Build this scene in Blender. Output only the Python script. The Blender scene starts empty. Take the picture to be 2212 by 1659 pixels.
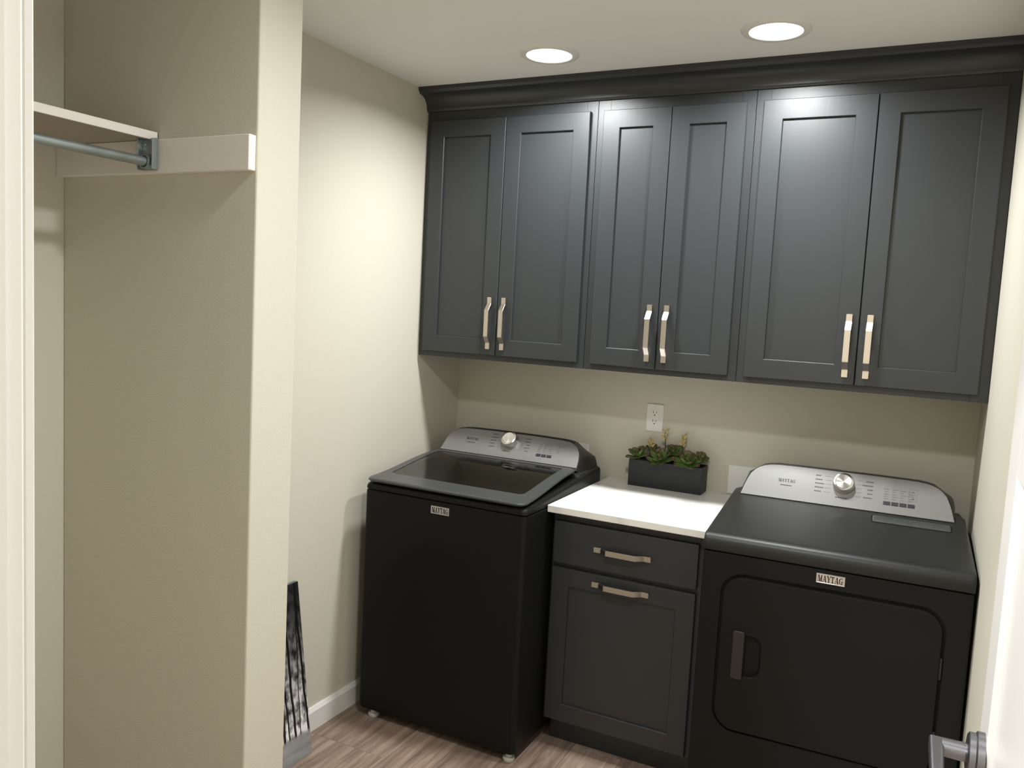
import bpy, bmesh, math, random
from mathutils import Vector, Matrix
random.seed(7)
S = bpy.context.scene
COL = S.collection

# ------------------------------------------------------------------ camera, world, exposure
cam_d = bpy.data.cameras.new('camera'); cam = bpy.data.objects.new('camera', cam_d); COL.objects.link(cam)
cam_d.sensor_fit = 'HORIZONTAL'; cam_d.sensor_width = 36.0; cam_d.lens = 36.0 * 1776.977 / 2212.0
cam_d.clip_start = 0.02
_r, _u, _f = (0.89125982, 0.45052895, 0.05176489), (-0.08807992, 0.06000062, 0.99430471), (-0.44485713, 0.89074328, -0.0931587)
cam.matrix_world = Matrix(((_r[0], _u[0], -_f[0], 1.89176), (_r[1], _u[1], -_f[1], -3.24149), (_r[2], _u[2], -_f[2], 1.58080), (0, 0, 0, 1)))
S.camera = cam
W_ = bpy.data.worlds.new('world'); S.world = W_; W_.use_nodes = True
W_.node_tree.nodes['Background'].inputs[0].default_value = (0.8, 0.78, 0.75, 1)
W_.node_tree.nodes['Background'].inputs[1].default_value = 0.05
S.view_settings.view_transform = 'Standard'; S.view_settings.look = 'None'
S.view_settings.exposure = 0.18; S.view_settings.gamma = 1.0; S.view_settings.use_curve_mapping = False
S.cycles.use_denoising = True; S.cycles.max_bounces = 10; S.cycles.diffuse_bounces = 6; S.cycles.glossy_bounces = 4
S.cycles.sample_clamp_indirect = 40.0; S.cycles.caustics_reflective = False; S.cycles.caustics_refractive = False
LAMP = 15.0           # watts of each recessed downlight
LAMP_COL = (0.985, 1.0, 0.995)

# ------------------------------------------------------------------ dimensions (metres), back wall y=0, left wall x=0, floor z=0
H = 2.4323; WR = 2.076
YF = -0.344; YD = -0.363; ZB = 1.3625
YFRONT = -2.77       # inner face of the front wall with the doorway

# ------------------------------------------------------------------ materials
def mat(name, col, rough=0.5, metal=0.0, spec=0.5, coat=0.0, coat_r=0.1, emis=None, trans=0.0, ior=1.45):
    m = bpy.data.materials.new(name); m.use_nodes = True
    b = m.node_tree.nodes['Principled BSDF']
    b.inputs['Base Color'].default_value = (*col, 1); b.inputs['Roughness'].default_value = rough
    b.inputs['Metallic'].default_value = metal; b.inputs['Specular IOR Level'].default_value = spec
    b.inputs['Coat Weight'].default_value = coat; b.inputs['Coat Roughness'].default_value = coat_r
    b.inputs['Transmission Weight'].default_value = trans; b.inputs['IOR'].default_value = ior
    if emis:
        b.inputs['Emission Color'].default_value = (*emis[0], 1); b.inputs['Emission Strength'].default_value = emis[1]
    return m
def N(m, t, **kw):
    n = m.node_tree.nodes.new(t)
    for k, v in kw.items(): setattr(n, k, v)
    return n
def L(m, a, b): m.node_tree.links.new(a, b)
def bump(m, scale, strength, dist=0.002, detail=3.0, coord='Object', stretch=None):
    b = m.node_tree.nodes['Principled BSDF']
    tc = N(m, 'ShaderNodeTexCoord'); nz = N(m, 'ShaderNodeTexNoise'); bp = N(m, 'ShaderNodeBump')
    nz.inputs['Scale'].default_value = scale; nz.inputs['Detail'].default_value = detail
    bp.inputs['Strength'].default_value = strength; bp.inputs['Distance'].default_value = dist
    src = tc.outputs[coord]
    if stretch:
        mp = N(m, 'ShaderNodeMapping'); mp.inputs['Scale'].default_value = stretch; L(m, src, mp.inputs['Vector']); src = mp.outputs[0]
    L(m, src, nz.inputs['Vector']); L(m, nz.outputs[0], bp.inputs['Height']); L(m, bp.outputs[0], b.inputs['Normal'])
    return nz
def mottle(m, scale, c0, c1, lo=0.35, hi=0.65, stretch=None, detail=4.0):
    b = m.node_tree.nodes['Principled BSDF']
    tc = N(m, 'ShaderNodeTexCoord'); nz = N(m, 'ShaderNodeTexNoise'); cr = N(m, 'ShaderNodeValToRGB')
    nz.inputs['Scale'].default_value = scale; nz.inputs['Detail'].default_value = detail
    cr.color_ramp.elements[0].position = lo; cr.color_ramp.elements[0].color = (*c0, 1)
    cr.color_ramp.elements[1].position = hi; cr.color_ramp.elements[1].color = (*c1, 1)
    src = tc.outputs['Object']
    if stretch:
        mp = N(m, 'ShaderNodeMapping'); mp.inputs['Scale'].default_value = stretch; L(m, src, mp.inputs['Vector']); src = mp.outputs[0]
    L(m, src, nz.inputs['Vector']); L(m, nz.outputs[0], cr.inputs[0]); L(m, cr.outputs[0], b.inputs['Base Color'])

M = {}
M['wall'] = mat('wall_paint', (0.610, 0.582, 0.490), 0.75, spec=0.3); bump(M['wall'], 260, 0.35, 0.0012, 2.5)
M['ceiling'] = mat('ceiling_paint', (0.84, 0.845, 0.835), 0.85, spec=0.2); bump(M['ceiling'], 200, 0.25, 0.001)
M['white'] = mat('white_trim_paint', (0.77, 0.755, 0.725), 0.42)
bump(M['white'], 90, 0.05, 0.0008)
M['door_white'] = mat('door_paint', (0.66, 0.65, 0.63), 0.4); bump(M['door_white'], 90, 0.05, 0.0008)
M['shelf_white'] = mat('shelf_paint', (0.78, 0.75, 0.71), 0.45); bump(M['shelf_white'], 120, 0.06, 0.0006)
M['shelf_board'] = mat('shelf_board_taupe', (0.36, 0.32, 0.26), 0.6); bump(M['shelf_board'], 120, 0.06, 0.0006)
M['char'] = mat('charcoal_cabinet_paint', (0.0285, 0.032, 0.0352), 0.40, spec=0.62)
bump(M['char'], 14, 0.10, 0.0015, 3.0, stretch=(6, 6, 0.5))
M['char_in'] = mat('charcoal_cabinet_shadow_gap', (0.03, 0.032, 0.036), 0.5)
M['nickel'] = mat('brushed_nickel', (0.62, 0.56, 0.50), 0.30, metal=1.0); bump(M['nickel'], 400, 0.08, 0.0003, stretch=(1, 1, 0.1))
M['blk'] = mat('appliance_dark_enamel', (0.0095, 0.0099, 0.0095), 0.42, spec=0.17)
bump(M['blk'], 500, 0.04, 0.0004)
M['blk_top'] = mat('appliance_top_enamel', (0.0150, 0.0158, 0.0155), 0.40, spec=0.38); bump(M['blk_top'], 500, 0.05, 0.0004)
M['lid'] = mat('lid_grey_plastic', (0.050, 0.053, 0.053), 0.28, spec=0.5); bump(M['lid'], 500, 0.03, 0.0003)
M['gap'] = mat('black_gap', (0.004, 0.004, 0.004), 0.7, spec=0.2); bump(M['gap'], 100, 0.02)
M['console'] = mat('console_black_plastic', (0.018, 0.018, 0.018), 0.3); bump(M['console'], 300, 0.03, 0.0003)
M['silver'] = mat('silver_control_panel', (0.235, 0.233, 0.228), 0.30, metal=0.45, spec=0.45); bump(M['silver'], 300, 0.015, 0.0003, stretch=(0.08, 1, 1))
M['knob'] = mat('knob_spun_metal', (0.72, 0.71, 0.69), 0.22, metal=1.0); 
M['knob'].node_tree.nodes['Principled BSDF'].inputs['Anisotropic'].default_value = 0.85
_tg = N(M['knob'], 'ShaderNodeTangent', direction_type='RADIAL', axis='Z'); L(M['knob'], _tg.outputs[0], M['knob'].node_tree.nodes['Principled BSDF'].inputs['Tangent'])
M['print'] = mat('legend_print', (0.05, 0.05, 0.053), 0.6); bump(M['print'], 100, 0.01)
M['print2'] = mat('faint_legend_print', (0.13, 0.13, 0.13), 0.6); bump(M['print2'], 100, 0.01)
M['btn'] = mat('button_navy', (0.012, 0.0125, 0.022), 0.4); bump(M['btn'], 200, 0.02)
M['chrome'] = mat('badge_chrome', (0.62, 0.62, 0.64), 0.22, metal=1.0); bump(M['chrome'], 200, 0.03, 0.0003)
M['badge_in'] = mat('badge_dark_field', (0.012, 0.012, 0.016), 0.4); bump(M['badge_in'], 200, 0.02)
M['foot'] = mat('foot_grey_plastic', (0.55, 0.55, 0.53), 0.5); bump(M['foot'], 200, 0.03)
M['drum'] = mat('drum_steel', (0.35, 0.35, 0.35), 0.35, metal=1.0); bump(M['drum'], 60, 0.1)
M['glass'] = mat('smoked_lid_glass', (0.16, 0.16, 0.155), 0.03, trans=1.0, ior=1.5); bump(M['glass'], 3, 0.004)
M['quartz'] = mat('white_quartz', (0.84, 0.83, 0.80), 0.22)
mottle(M['quartz'], 5.5, (0.70, 0.70, 0.68), (0.86, 0.85, 0.82), 0.30, 0.44)
M['plate'] = mat('outlet_plastic', (0.78, 0.77, 0.74), 0.3); bump(M['plate'], 100, 0.01)
M['slot'] = mat('outlet_slot', (0.02, 0.02, 0.02), 0.6); bump(M['slot'], 100, 0.01)
M['pot'] = mat('planter_black', (0.015, 0.017, 0.020), 0.5); bump(M['pot'], 200, 0.08, 0.0006)
M['soil'] = mat('soil', (0.015, 0.012, 0.01), 0.9); bump(M['soil'], 120, 0.8, 0.006)
M['galv'] = mat('galvanised_steel', (0.36, 0.42, 0.44), 0.38, metal=0.9); mottle(M['galv'], 18, (0.34, 0.40, 0.42), (0.42, 0.48, 0.50))
M['lever'] = mat('satin_nickel_lever', (0.20, 0.20, 0.215), 0.36, metal=1.0); bump(M['lever'], 300, 0.05, 0.0003)
M['lens'] = mat('downlight_lens', (0.9, 0.9, 0.88), 0.5, emis=(LAMP_COL, 4.0)); bump(M['lens'], 50, 0.01)
M['edge'] = mat('canvas_edge_grey', (0.10, 0.11, 0.12), 0.7); bump(M['edge'], 600, 0.2, 0.0004)
M['subfloor'] = mat('subfloor_dark', (0.05, 0.038, 0.03), 0.8); bump(M['subfloor'], 60, 0.2)

def floor_mat():
    m = mat('vinyl_plank_oak', (0.2, 0.14, 0.11), 0.42, spec=0.4); b = m.node_tree.nodes['Principled BSDF']
    tc = N(m, 'ShaderNodeTexCoord'); oi = N(m, 'ShaderNodeObjectInfo'); add = N(m, 'ShaderNodeVectorMath', operation='ADD')
    mul = N(m, 'ShaderNodeVectorMath', operation='SCALE'); cmb = N(m, 'ShaderNodeCombineXYZ')
    L(m, oi.outputs['Random'], cmb.inputs[0]); L(m, oi.outputs['Random'], cmb.inputs[1]); L(m, cmb.outputs[0], mul.inputs[0]); mul.inputs['Scale'].default_value = 37.0
    L(m, tc.outputs['Object'], add.inputs[0]); L(m, mul.outputs[0], add.inputs[1])
    mp = N(m, 'ShaderNodeMapping'); mp.inputs['Scale'].default_value = (26, 1.6, 8); L(m, add.outputs[0], mp.inputs['Vector'])
    nz = N(m, 'ShaderNodeTexNoise'); nz.inputs['Scale'].default_value = 1.6; nz.inputs['Detail'].default_value = 6; nz.inputs['Roughness'].default_value = 0.65
    nz.inputs['Distortion'].default_value = 0.6
    L(m, mp.outputs[0], nz.inputs['Vector'])
    cr = N(m, 'ShaderNodeValToRGB'); e = cr.color_ramp.elements
    e[0].position = 0.28; e[0].color = (0.150, 0.100, 0.074, 1); e[1].position = 0.72; e[1].color = (0.44, 0.335, 0.262, 1)
    x = cr.color_ramp.elements.new(0.5); x.color = (0.285, 0.207, 0.160, 1)
    L(m, nz.outputs[0], cr.inputs[0])
    hs = N(m, 'ShaderNodeHueSaturation'); mr = N(m, 'ShaderNodeMapRange'); mr.inputs['To Min'].default_value = 0.8; mr.inputs['To Max'].default_value = 1.18
    L(m, oi.outputs['Random'], mr.inputs[0]); L(m, mr.outputs[0], hs.inputs['Value']); L(m, cr.outputs[0], hs.inputs['Color']); L(m, hs.outputs[0], b.inputs['Base Color'])
    bp = N(m, 'ShaderNodeBump'); bp.inputs['Strength'].default_value = 0.15; bp.inputs['Distance'].default_value = 0.001; L(m, nz.outputs[0], bp.inputs['Height']); L(m, bp.outputs[0], b.inputs['Normal'])
    return m
M['floor'] = floor_mat()

def leaf_mat():
    m = mat('succulent_leaf', (0.10, 0.17, 0.05), 0.5); b = m.node_tree.nodes['Principled BSDF']
    tc = N(m, 'ShaderNodeTexCoord'); sp = N(m, 'ShaderNodeSeparateXYZ'); cr = N(m, 'ShaderNodeValToRGB'); oi = N(m, 'ShaderNodeObjectInfo')
    nz = N(m, 'ShaderNodeTexNoise'); nz.inputs['Scale'].default_value = 3.0; ad = N(m, 'ShaderNodeMath', operation='ADD'); sc = N(m, 'ShaderNodeMath', operation='MULTIPLY'); sc.inputs[1].default_value = 0.25
    L(m, tc.outputs['Object'], sp.inputs[0]); L(m, tc.outputs['Object'], nz.inputs['Vector']); L(m, nz.outputs[0], sc.inputs[0]); L(m, sp.outputs[1], ad.inputs[0]); L(m, sc.outputs[0], ad.inputs[1])
    e = cr.color_ramp.elements; e[0].position = 0.1; e[0].color = (0.17, 0.29, 0.05, 1); e[1].position = 1.30; e[1].color = (0.20, 0.085, 0.06, 1)
    k = e.new(0.5); k.color = (0.12, 0.225, 0.055, 1); k = e.new(0.95); k.color = (0.12, 0.18, 0.055, 1)
    L(m, ad.outputs[0], cr.inputs[0])
    hs = N(m, 'ShaderNodeHueSaturation'); mr = N(m, 'ShaderNodeMapRange'); mr.inputs['To Min'].default_value = 0.75; mr.inputs['To Max'].default_value = 1.35
    L(m, oi.outputs['Random'], mr.inputs[0]); L(m, mr.outputs[0], hs.inputs['Value']); L(m, cr.outputs[0], hs.inputs['Color']); L(m, hs.outputs[0], b.inputs['Base Color'])
    return m
M['leaf'] = leaf_mat()
M['stem'] = mat('flower_stem_dark', (0.035, 0.05, 0.025), 0.6); bump(M['stem'], 100, 0.1)
M['bud'] = mat('flower_bud', (0.5, 0.36, 0.12), 0.6); mottle(M['bud'], 40, (0.36, 0.36, 0.12), (0.70, 0.46, 0.26))

def print_mat():
    # black-and-white misty forest print; local X runs along the canvas, local Z up the canvas (metres)
    m = mat('forest_print', (0.5, 0.5, 0.5), 0.55); b = m.node_tree.nodes['Principled BSDF']
    tc = N(m, 'ShaderNodeTexCoord'); sp = N(m, 'ShaderNodeSeparateXYZ'); L(m, tc.outputs['Object'], sp.inputs[0])
    def math_(op, a, c):
        n = N(m, 'ShaderNodeMath', operation=op)
        for i, v in ((0, a), (1, c)):
            if isinstance(v, (int, float)): n.inputs[i].default_value = v
            else: L(m, v, n.inputs[i])
        return n.outputs[0]
    def noise(scale, st, det=5):
        mp = N(m, 'ShaderNodeMapping'); mp.inputs['Scale'].default_value = st; L(m, tc.outputs['Object'], mp.inputs['Vector'])
        n = N(m, 'ShaderNodeTexNoise'); n.inputs['Scale'].default_value = scale; n.inputs['Detail'].default_value = det; L(m, mp.outputs[0], n.inputs['Vector']); return n.outputs[0]
    def ramp(v, stops):
        cr = N(m, 'ShaderNodeValToRGB'); els = cr.color_ramp.elements
        els[0].position = stops[0][0]; els[0].color = (*([stops[0][1]] * 3), 1); els[1].position = stops[-1][0]; els[1].color = (*([stops[-1][1]] * 3), 1)
        for p, c in stops[1:-1]:
            k = els.new(p); k.color = (c, c, c, 1)
        L(m, v, cr.inputs[0]); return cr.outputs[0]
    z01 = math_('DIVIDE', sp.outputs[2], 0.6)
    fol = ramp(noise(34, (1, 1, 0.75), 6), [(0.36, 0.05), (0.48, 0.40), (0.57, 0.90)])          # leaves and mist
    mist = ramp(z01, [(0.10, 0.8), (0.2, 1.0), (0.42, 0.6), (0.60, 0.20), (0.80, 0.045), (1.0, 0.02)])
    bg = math_('MULTIPLY', fol, mist)
    # trunks: leaning dark bands
    xs = math_('ADD', sp.outputs[0], math_('MULTIPLY', noise(2.0, (0.2, 1, 3), 2), 0.02))
    dark = None
    for x0, lean, wd in ((0.004, 0.022, 0.005), (0.052, -0.030, 0.0022), (0.070, 0.012, 0.0055), (0.100, 0.010, 0.0035), (0.128, -0.02, 0.006), (0.205, 0.03, 0.006), (0.26, 0.0, 0.012), (0.31, -0.03, 0.006), (0.37, 0.02, 0.009), (0.42, 0.0, 0.006)):
        c = math_('SUBTRACT', xs, math_('ADD', math_('MULTIPLY', z01, lean), x0 + 0.01))
        t = math_('GREATER_THAN', math_('ABSOLUTE', c, 0.0), wd)
        dark = t if dark is None else math_('MULTIPLY', dark, t)
    tree = math_('MULTIPLY', bg, math_('ADD', math_('MULTIPLY', dark, 0.98), 0.015))
    ground = ramp(noise(20, (0.25, 1, 2.0), 5), [(0.3, 0.20), (0.7, 0.36)])
    isg = ramp(math_('ADD', z01, math_('MULTIPLY', noise(9, (1, 1, 1), 3), 0.03)), [(0.145, 1.0), (0.165, 0.0)])
    mx = N(m, 'ShaderNodeMix', data_type='RGBA'); L(m, isg, mx.inputs['Factor']); L(m, tree, mx.inputs['A']); L(m, ground, mx.inputs['B'])
    L(m, mx.outputs['Result'], b.inputs['Base Color'])
    return m
M['forest'] = print_mat()

# ------------------------------------------------------------------ mesh helpers
def link(o, parent=None):
    COL.objects.link(o)
    if parent is not None: o.parent = parent
    return o
def obj(name, bm, m, parent=None, smooth=False, loc=None):
    bmesh.ops.recalc_face_normals(bm, faces=bm.faces)
    me = bpy.data.meshes.new(name); bm.to_mesh(me); bm.free()
    me.materials.append(M[m] if isinstance(m, str) else m)
    if smooth:
        for p in me.polygons: p.use_smooth = True
        me.set_sharp_from_angle(angle=math.radians(35))
    o = bpy.data.objects.new(name, me); link(o, parent)
    if smooth:
        wn = o.modifiers.new('weighted_normal', 'WEIGHTED_NORMAL'); wn.keep_sharp = True; wn.weight = 80
    if loc: o.location = loc
    return o
def box(x0, x1, y0, y1, z0, z1, bev=0.0, seg=2, bm=None):
    b = bm or bmesh.new()
    r = bmesh.ops.create_cube(b, size=1.0)
    vs = r['verts']
    for v in vs:
        v.co = Vector((x0 + (v.co.x + .5) * (x1 - x0), y0 + (v.co.y + .5) * (y1 - y0), z0 + (v.co.z + .5) * (z1 - z0)))
    if bev > 0:
        es = list({e for v in vs for e in v.link_edges})
        bmesh.ops.bevel(b, geom=es, offset=bev, segments=seg, affect='EDGES', profile=0.5)
    return b
def loops(ls, cap0=False, cap1=False, closed=True, bm=None):
    """bridge consecutive point loops of equal length"""
    b = bm or bmesh.new()
    V = [[b.verts.new(p) for p in l] for l in ls]; n = len(ls[0])
    for A, B in zip(V, V[1:]):
        for i in range(n if closed else n - 1):
            j = (i + 1) % n
            try: b.faces.new((A[i], A[j], B[j], B[i]))
            except ValueError: pass
    if cap0: b.faces.new(V[0])
    if cap1: b.faces.new(V[-1])
    return b
def rrect(x0, x1, z0, z1, r, n=6):
    """rounded rectangle as (a,b) pairs, counter-clockwise from bottom-left"""
    r = min(r, (x1 - x0) / 2 - 1e-5, (z1 - z0) / 2 - 1e-5); P = []
    for cx, cz, a0 in ((x0 + r, z0 + r, 180), (x1 - r, z0 + r, 270), (x1 - r, z1 - r, 0), (x0 + r, z1 - r, 90)):
        for k in range(n + 1):
            a = math.radians(a0 + 90 * k / n); P.append((cx + r * math.cos(a), cz + r * math.sin(a)))
    return P
def xz(P, y): return [(a, y, b) for a, b in P]
def xy(P, z): return [(a, b, z) for a, b in P]
def lathe(profile, n=32, center=(0, 0, 0), axis='Z', cap0=True, cap1=True, bm=None):
    ls = []
    for r, h in profile:
        l = []
        for k in range(n):
            a = 2 * math.pi * k / n; c, s = r * math.cos(a), r * math.sin(a)
            p = {'Z': (c, s, h), 'Y': (c, h, s), 'X': (h, c, s)}[axis]
            l.append((p[0] + center[0], p[1] + center[1], p[2] + center[2]))
        ls.append(l)
    return loops(ls, cap0, cap1, bm=bm)
def sweep_x(profile, x0, x1, cap=True, bm=None):
    """closed (y,z) profile swept along X"""
    return loops([[(x0, a, b) for a, b in profile], [(x1, a, b) for a, b in profile]], cap, cap, bm=bm)
def sweep_y(profile, y0, y1, bm=None):
    return loops([[(a, y0, b) for a, b in profile], [(a, y1, b) for a, b in profile]], True, True, bm=bm)
def tube(pts, r, n=8, bm=None):
    b = bm or bmesh.new(); ls = []
    rs = r if isinstance(r, (list, tuple)) else [r] * len(pts)
    P = [Vector(p) for p in pts]
    for i, p in enumerate(P):
        d = (P[min(i + 1, len(P) - 1)] - P[max(i - 1, 0)]).normalized()
        u = d.orthogonal().normalized() if i == 0 else (u - d * u.dot(d)).normalized()
        w = d.cross(u)
        ls.append([tuple(p + rs[i] * (math.cos(2 * math.pi * k / n) * u + math.sin(2 * math.pi * k / n) * w)) for k in range(n)])
    return loops(ls, True, True, bm=b)
def thing(name, label, cat, loc=(0, 0, 0), rz=0.0, group=None):
    o = bpy.data.objects.new(name, None); o.empty_display_size = 0.05; COL.objects.link(o)
    o.location = loc; o.rotation_euler = (0, 0, rz); o['label'] = label; o['category'] = cat
    if group: o['group'] = group
    return o
def tag(o, label, cat, group=None):
    o['label'] = label; o['category'] = cat
    if group: o['group'] = group
    return o
def struct(o, label=None):
    o['kind'] = 'structure'
    if label: o['label'] = label
    return o

# ------------------------------------------------------------------ the room
struct(obj('wall_back', box(-0.12, WR + 0.12, 0.0, 0.12, 0, H), 'wall'))
struct(obj('wall_left', box(-0.12, 0.0, YFRONT - 0.115, 0.0, 0, H), 'wall'))
struct(obj('wall_right', box(WR, WR + 0.12, YFRONT - 0.115, 0.0, 0, H), 'wall'))
struct(obj('wall_partition', box(0.0, 0.6197, -1.9301, -1.8022, 0, H, 0.004, 2), 'wall'))
JX0, JX1, JZ = 1.16, 2.050, 2.05     # doorway opening
b = box(0.0, JX0 - 0.018, YFRONT - 0.115, YFRONT, 0, H); box(JX1 + 0.018, WR, YFRONT - 0.115, YFRONT, 0, H, bm=b)
box(JX0 - 0.018, JX1 + 0.018, YFRONT - 0.115, YFRONT, JZ + 0.018, H, bm=b)
struct(obj('wall_front', b, 'wall'))
struct(obj('ceiling', box(-0.6, 3.4, -4.7, 0.12, H, H + 0.1), 'ceiling'))
# hallway the photo was taken from
YH = YFRONT - 0.115
struct(obj('wall_hall_left', box(-0.6, -0.5, -4.6, YH, 0, H), 'wall'))
struct(obj('wall_hall_right', box(3.2, 3.3, -4.6, YH, 0, H), 'wall'))
struct(obj('wall_hall_rear', box(-0.6, 3.3, -4.7, -4.6, 0, H), 'wall'))
b = box(-0.5, -0.12, YH, YH + 0.1, 0, H); box(WR + 0.12, 3.2, YH, YH + 0.1, 0, H, bm=b)
struct(obj('wall_hall_front', b, 'wall'))

fl = struct(obj('floor', box(-0.6, 3.3, -4.7, 0.0, -0.06, -0.008), 'subfloor'))
PW, PL, GAP = 0.181, 1.22, 0.0004
x = 0.873 - 8 * PW
cache = {}
k = 0
while x < 3.2:
    xa, xb = max(x, -0.5), min(x + PW, 3.2)
    y = -0.975 + [0.0, 0.43, 0.81, 0.2, 0.62, 1.02, 0.33][k % 7] + 1.22
    if abs(x - (0.873 - 4 * PW)) < 0.01 or abs(x - (0.873 - 5 * PW)) < 0.01: y = -0.975 + 1.22
    while y > -4.6:
        ya, yb = max(y - PL, -4.6), min(y, 0.0)
        if yb - ya > 0.02 and xb - xa > 0.02:
            key = (round(xb - xa, 3), round(yb - ya, 3))
            if key not in cache:
                w2, l2 = (xb - xa) / 2 - GAP, (yb - ya) / 2 - GAP
                o = obj('plank', box(-w2, w2, -l2, l2, -0.008, 0, 0.0008, 1), 'floor', fl); cache[key] = o.data
            else:
                o = bpy.data.objects.new('plank', cache[key]); link(o, fl)
            o.location = ((xa + xb) / 2, (ya + yb) / 2, 0)
        y -= PL
    x += PW; k += 1

# baseboards
def bb_prof(h=0.0857, t=0.014): return [(0, 0), (t, 0), (t, h - 0.014), (t * 0.45, h), (0, h)]
struct(obj('baseboard_left', sweep_y(bb_prof(), -1.8022, 0.0), 'white'))
struct(obj('baseboard_closet', sweep_y(bb_prof(), YFRONT, -1.9301), 'white'))
b = box(0.014, 0.634, -1.944, -1.9302, 0, 0.085, 0.003); box(0.6198, 0.634, -1.9302, -1.8021, 0, 0.085, 0.003, bm=b); box(0.014, 0.634, -1.802, -1.788, 0, 0.085, 0.003, bm=b)
struct(obj('baseboard_partition', b, 'white'))
b = sweep_y([(WR - a, z) for a, z in bb_prof()], -2.70, 0.0)
struct(obj('baseboard_right', b, 'white'))
# doorway lining: jamb faces with stop, and casing on the laundry side
def jamb(x, s):
    """s=+1: left jamb facing +x ; s=-1: right jamb"""
    y1 = YFRONT; y0 = YFRONT - 0.115
    P = [(x - s * 0.018, y0), (x, y0), (x, y1 - 0.064), (x + s * 0.011, y1 - 0.064), (x + s * 0.011, y1 - 0.026), (x, y1 - 0.026), (x, y1 - 0.005), (x - s * 0.004, y1 - 0.001), (x - s * 0.018, y1)]
    return loops([xy(P, 0.0), xy(P, JZ + 0.018)], True, True)
struct(obj('trim_1', jamb(JX0, 1), 'white'), 'white door jamb with stop at the left edge')
struct(obj('trim_2', jamb(JX1, -1), 'white'))
struct(obj('trim_3', box(JX0, JX1, YFRONT - 0.115, YFRONT, JZ, JZ + 0.018), 'white'))
struct(obj('trim_4', box(JX0 - 0.075, JX0 - 0.005, YFRONT, YFRONT + 0.011, 0, JZ + 0.08, 0.002), 'white'), 'white door casing on the laundry side of the doorway')
struct(obj('trim_5', box(JX0 - 0.005, WR, YFRONT, YFRONT + 0.0135, JZ + 0.005, JZ + 0.08, 0.002), 'white'))

# ------------------------------------------------------------------ recessed downlights, plus an added hallway fill lamp
def downlight(x, y, label, watts=LAMP):
    t = thing('recessed_downlight', label, 'ceiling light', (x, y, H), 0, 'recessed ceiling downlights')
    obj('trim_ring', lathe([(0.100, 0), (0.100, -0.003), (0.096, -0.006), (0.084, -0.0085), (0.078, -0.007), (0.0755, -0.003), (0.0755, 0)], 48, cap0=False, cap1=False), 'white', t, True)
    obj('lens', lathe([(0.0755, -0.003), (0.05, -0.0045), (0.02, -0.005), (0.001, -0.005)], 40, cap0=False), 'lens', t, True)
    ld = bpy.data.lights.new('downlight_lamp', 'AREA'); ld.shape = 'DISK'; ld.size = 0.148; ld.energy = watts; ld.color = LAMP_COL; ld.spread = math.radians(158)
    lo = bpy.data.objects.new('downlight_lamp', ld); link(lo, t); lo.location = (0, 0, -0.0062)
    return t
downlight(0.676, -0.656, 'round white recessed downlight in the ceiling above the washing machine')
downlight(1.416, -0.672, 'round white recessed downlight in the ceiling near the dryer side cabinet')
downlight(1.43, -2.04, 'recessed downlight in the ceiling in front of the closet opening', 15.5)
downlight(1.0, -3.55, 'added unseen fill lamp in the hallway ceiling outside the doorway', 82.0)  # assumed lamp out of view, added as soft fill through the doorway

# ------------------------------------------------------------------ pulls
PULL = [(-0.1025, 0.0), (-0.1025, 0.011), (-0.078, 0.011), (-0.052, 0.031), (0.052, 0.031), (0.078, 0.011), (0.1025, 0.011), (0.1025, 0.0),
        (0.086, 0.0), (0.0735, 0.004), (0.048, 0.0235), (-0.048, 0.0235), (-0.0735, 0.004), (-0.086, 0.0)]
def pull_mesh():
    w = 0.0092
    b = loops([[(-w, -d, z) for z, d in PULL], [(w, -d, z) for z, d in PULL]], True, True)
    bmesh.ops.recalc_face_normals(b, faces=b.faces)
    bmesh.ops.bevel(b, geom=list(b.edges), offset=0.0011, segments=2, affect='EDGES', clamp_overlap=True)
    me = bpy.data.meshes.new('handle'); b.to_mesh(me); b.free(); me.materials.append(M['nickel']); return me
PULL_ME = pull_mesh()
def pull(parent, x, y, z, horizontal=False):
    o = bpy.data.objects.new('handle', PULL_ME); link(o, parent); o.location = (x, y, z)
    if horizontal: o.rotation_euler = (0, math.pi / 2, 0)
    o['label'] = 'brushed nickel arched pull handle'
    return o

# ------------------------------------------------------------------ shaker door
def shaker(parent, x0, x1, z0, z1, yb, t=0.019, st=0.063, name='door'):
    """door with its back on y=yb, front at yb-t"""
    R = lambda a, y: [(x0 + a, y, z0 + a), (x1 - a, y, z0 + a), (x1 - a, y, z1 - a), (x0 + a, y, z1 - a)]
    yf = yb - t
    b = loops([R(0, yb), R(0, yf + 0.0018), R(0.0018, yf), R(st, yf), R(st + 0.0018, yf + 0.002), R(st + 0.0025, yf + 0.0095), R(st + 0.0025, yb)])
    d = obj(name, b, 'char', parent)
    obj('panel', box(x0 + st, x1 - st, yb - 0.0095, yb - 0.001, z0 + st, z1 - st), 'char', d)
    return d

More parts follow.
